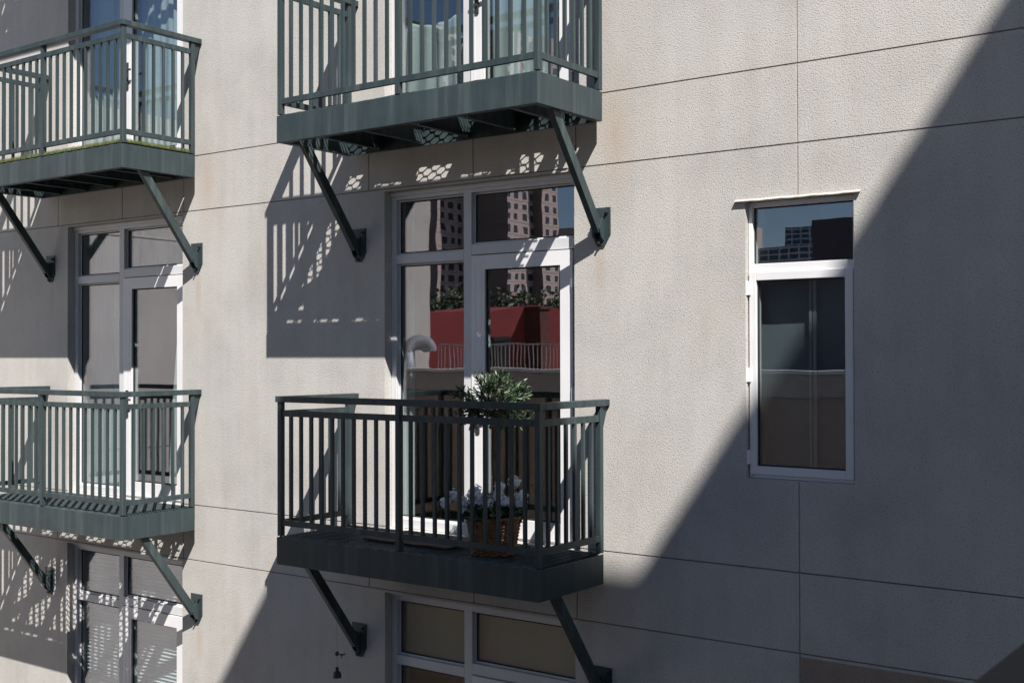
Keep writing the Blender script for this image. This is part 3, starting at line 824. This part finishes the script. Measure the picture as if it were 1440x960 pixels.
for k in range(n+1):
    u = k/n; zz = 1.30 + (0.28*max(0, math.sin((u-0.38)/0.34*math.pi)) if 0.38 < u < 0.72 else 0); poly_top.append((u, zz))
L_ = (B_-A_).length
def rp(u, off__, z): p = A_+dv*(u*L_)-nv*off__; return (p.x, p.y, z)
for k in range(n):
    (u0, z0), (u1, z1) = poly_top[k], poly_top[k+1]; i = len(rd.v)
    rd.v += [rp(u0, 0, -10), rp(u1, 0, -10), rp(u1, 0, z1), rp(u0, 0, z0), rp(u0, 6, -10), rp(u1, 6, -10), rp(u1, 6, z1), rp(u0, 6, z0)]
    for q in ((0,1,2,3),(7,6,5,4),(3,2,6,7)): rd.f.append(tuple(i+t for t in q)); rd.m.append(0)
for kk, (uu0) in enumerate((0.0, 1.0)):
    i = len(rd.v); z = poly_top[0][1]
    rd.v += [rp(uu0, 0, -10), rp(uu0, 6, -10), rp(uu0, 6, z), rp(uu0, 0, z)]; rd.f.append((i, i+1, i+2, i+3)); rd.m.append(0)
thing_box('red_building', rd, redm, 'deep red rendered building with a curved parapet, mirrored in the centre door', 'building')
# louvred roof unit, vent hood and railing in front of the red wall
lou = empty('louvre_box', (-16.6, -20.2, -0.65)); tag(lou, 'black louvred roof unit in front of the red building', 'roof unit')
q_ = MB().box(-0.4, 0.4, -0.4, 0.4, 0, 1.15)
for k in range(12): q_.box(0.401, 0.43, -0.38, 0.38, 0.05+k*0.09, 0.09+k*0.09)
q_.build('louvres', mat_simple('black_metal', (0.02, 0.02, 0.022), 0.5), lou)
vh = MB(); pr = []
galv = mat_simple('galvanised', (0.30, 0.31, 0.33), 0.6, 0.2)
for k in range(37):
    t = math.pi*k/36; a = Vector((-10.66+0.13*math.cos(t), -10.08-0.17*math.cos(t), 0.06+0.17*math.sin(t)))
    pr.append(a)
for a, b_ in zip(pr, pr[1:]): vh.cyl(a, b_, 0.135, 0.135, 16)
vh.cyl(pr[-1], pr[-1]-Vector((0, 0, 0.7)), 0.135, 0.135, 16)
tag(vh.build('vent_hood', galv, smooth=True), 'curved galvanised vent hood mirrored at the left of the centre glass', 'vent')
rl = MB()
for k in range(40):
    rl.cyl((-16.1+k*0.12, -17.2, -0.65), (-16.1+k*0.12, -17.2, 0.25), 0.012, n=5)
rl.cyl((-16.1, -17.2, 0.25), (-11.42, -17.2, 0.25), 0.02, n=6); rl.cyl((-16.1, -17.2, -0.4), (-11.42, -17.2, -0.4), 0.02, n=6)
tag(rl.build('roof_railing', MAT['grey']), 'thin pale roof railing in front of the red building', 'railing')
tag(MB().box(-17.75, -17.2, -24.1, -23.55, -0.6, 1.45).box(-17.8, -17.15, -24.15, -23.5, 1.451, 1.53).build('brick_stack', mat_simple('dark_brick', (0.10, 0.035, 0.03), 0.9, var=0.3)), 'dark brick stack against the red building, mirrored in the centre door', 'stack')
tag(MB().cyl((-17.2, -20.5, -0.65), (-17.2, -20.5, 0.95), 0.06, n=10).box(-17.35, -17.05, -20.65, -20.35, 0.951, 1.05).build('flue_pipe', MAT['bolt']), 'thin dark flue pipe with a cap in front of the red building', 'pipe')
# hedge trees above the red wall
def clump(loc, r, label, n=1500):
    t = empty('tree', loc); tag(t, label, 'tree', 'trees above the red building')
    MB().cyl((0, 0, -8), (0, 0, 0), 0.16, 0.08, 8).build('trunk', mat_simple('trunk_bark', (0.08, 0.06, 0.04), 0.9), t)
    m = MB()
    for k in range(n):
        d = Vector((random.gauss(0, 1), random.gauss(0, 1), random.gauss(0, 1))).normalized()*r*random.uniform(0.3, 1)
        leaf(m, d, (random.gauss(0, 1), random.gauss(0, 1), random.gauss(0, 1)), 0.2, 0.1)
    m.build('crown', treem, t, fix=False)
treem = mat_simple('tree_leaf', (0.06, 0.085, 0.03), 0.6, var=0.4, scale=3)
tl = ['leftmost', 'second', 'third', 'fourth', 'rightmost']
for k in range(5):
    f_ = k/4; p = Vector((-26.0+2.0*f_*2, -26.5-9*f_))
    clump((p.x+random.uniform(-.3, .3), p.y, 1.2+random.uniform(-.3, .3)), 1.5, tl[k]+' bushy green tree above the red building, mirrored in the glass')
# dark block behind the low building
navy = mat_simple('dark_cladding', (0.05, 0.055, 0.075), 0.6)
db = MB().box(-11.3, 10, -42, -31, -10, 4.5).box(-18.5, -11.301, -42, -31.5, -10, 2.6)
thing_box('dark_building', db, navy, 'dark clad block behind the low tan building, mirrored in the small window', 'building')
hr_m, hnt, hb = newmat('curtain_wall')
bt = hnt.nodes.new('ShaderNodeTexBrick'); bt.offset = 0; bt.inputs['Scale'].default_value = 1.0
bt.inputs['Color1'].default_value = (0.03, 0.05, 0.08, 1); bt.inputs['Color2'].default_value = (0.05, 0.07, 0.10, 1); bt.inputs['Mortar'].default_value = (0.5, 0.52, 0.55, 1)
bt.inputs['Brick Width'].default_value = 0.6; bt.inputs['Row Height'].default_value = 0.35; bt.inputs['Mortar Size'].default_value = 0.05
hnt.links.new(coords(hnt, (1, 1, 1), (R(90), 0, 0)), bt.inputs['Vector']); hnt.links.new(bt.outputs[0], hb.inputs['Base Color']); hb.inputs['Roughness'].default_value = 0.3
thing_box('office_block', MB().box(-31, -22.8, -66, -60, -10, 6.4).box(-27.5, -24.5, -69, -66.01, -10, 8.2), hr_m, 'gridded office block mirrored in the top pane of the small window', 'building')
# far pink tower with pleated front
tw = MB(); poly = []
def far(u, t):
    th = YAW+math.atan((720-u)/1682.0); return (4.4-t*math.sin(th), 7.37-t*math.cos(th))
us = [(612, 0), (622, 1), (657, 0), (712, 1), (752, 0), (764, 1), (786, 0)]
p = list(far(600, 330)); poly.append((p[0], p[1]))
front = [(p[0], p[1])]
# alternate faces: facing +y (run along x) and facing +x (run along -y)
segs = [(615, 'y'), (657, 'x'), (714, 'y'), (750, 'x'), (764, 'y'), (786, 'x')]
x, y = p
for (u, kind) in segs:
    th = YAW+math.atan((720-u)/1682.0); m_ = math.tan(th)      # ray: x = 4.4 - m (7.37-y)
    if kind == 'y': x = 4.4-m_*(7.37-y)                        # moves in x
    else: y = 7.37-(4.4-x)/m_
    front.append((x, y))
poly = front + [(front[-1][0]-60, front[-1][1]), (front[0][0]-10, front[-1][1]), (front[0][0]-10, front[0][1])]
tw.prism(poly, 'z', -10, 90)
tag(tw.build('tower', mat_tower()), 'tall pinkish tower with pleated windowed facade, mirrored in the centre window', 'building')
p1 = far(782, 420)
bb = MB().box(p1[0]-5, p1[0]+60, p1[1]-40, p1[1], -10, 44)
thing_box('beige_building', bb, mat_simple('beige_far', (0.45, 0.38, 0.33), 0.9), 'flat-topped beige building beside the pink tower, mirrored in the glass', 'building')

# ------------------------------------------------------------------ dark coping close to the camera, bottom right
lg = empty('near_parapet', (4.5, -5.2, -10)); tag(lg, 'dark out-of-focus parapet top cutting the bottom right corner of the view', 'parapet')
MB().box(-0.62, 0.7, -1.8, 1.9, 0, 9.36).build('wall', MAT['dark_ledge'], lg)
MB().box(-0.675, 0.8, -1.85, 1.95, 9.361, 9.45).build('coping', MAT['dark_ledge'], lg, bevel=0.01)
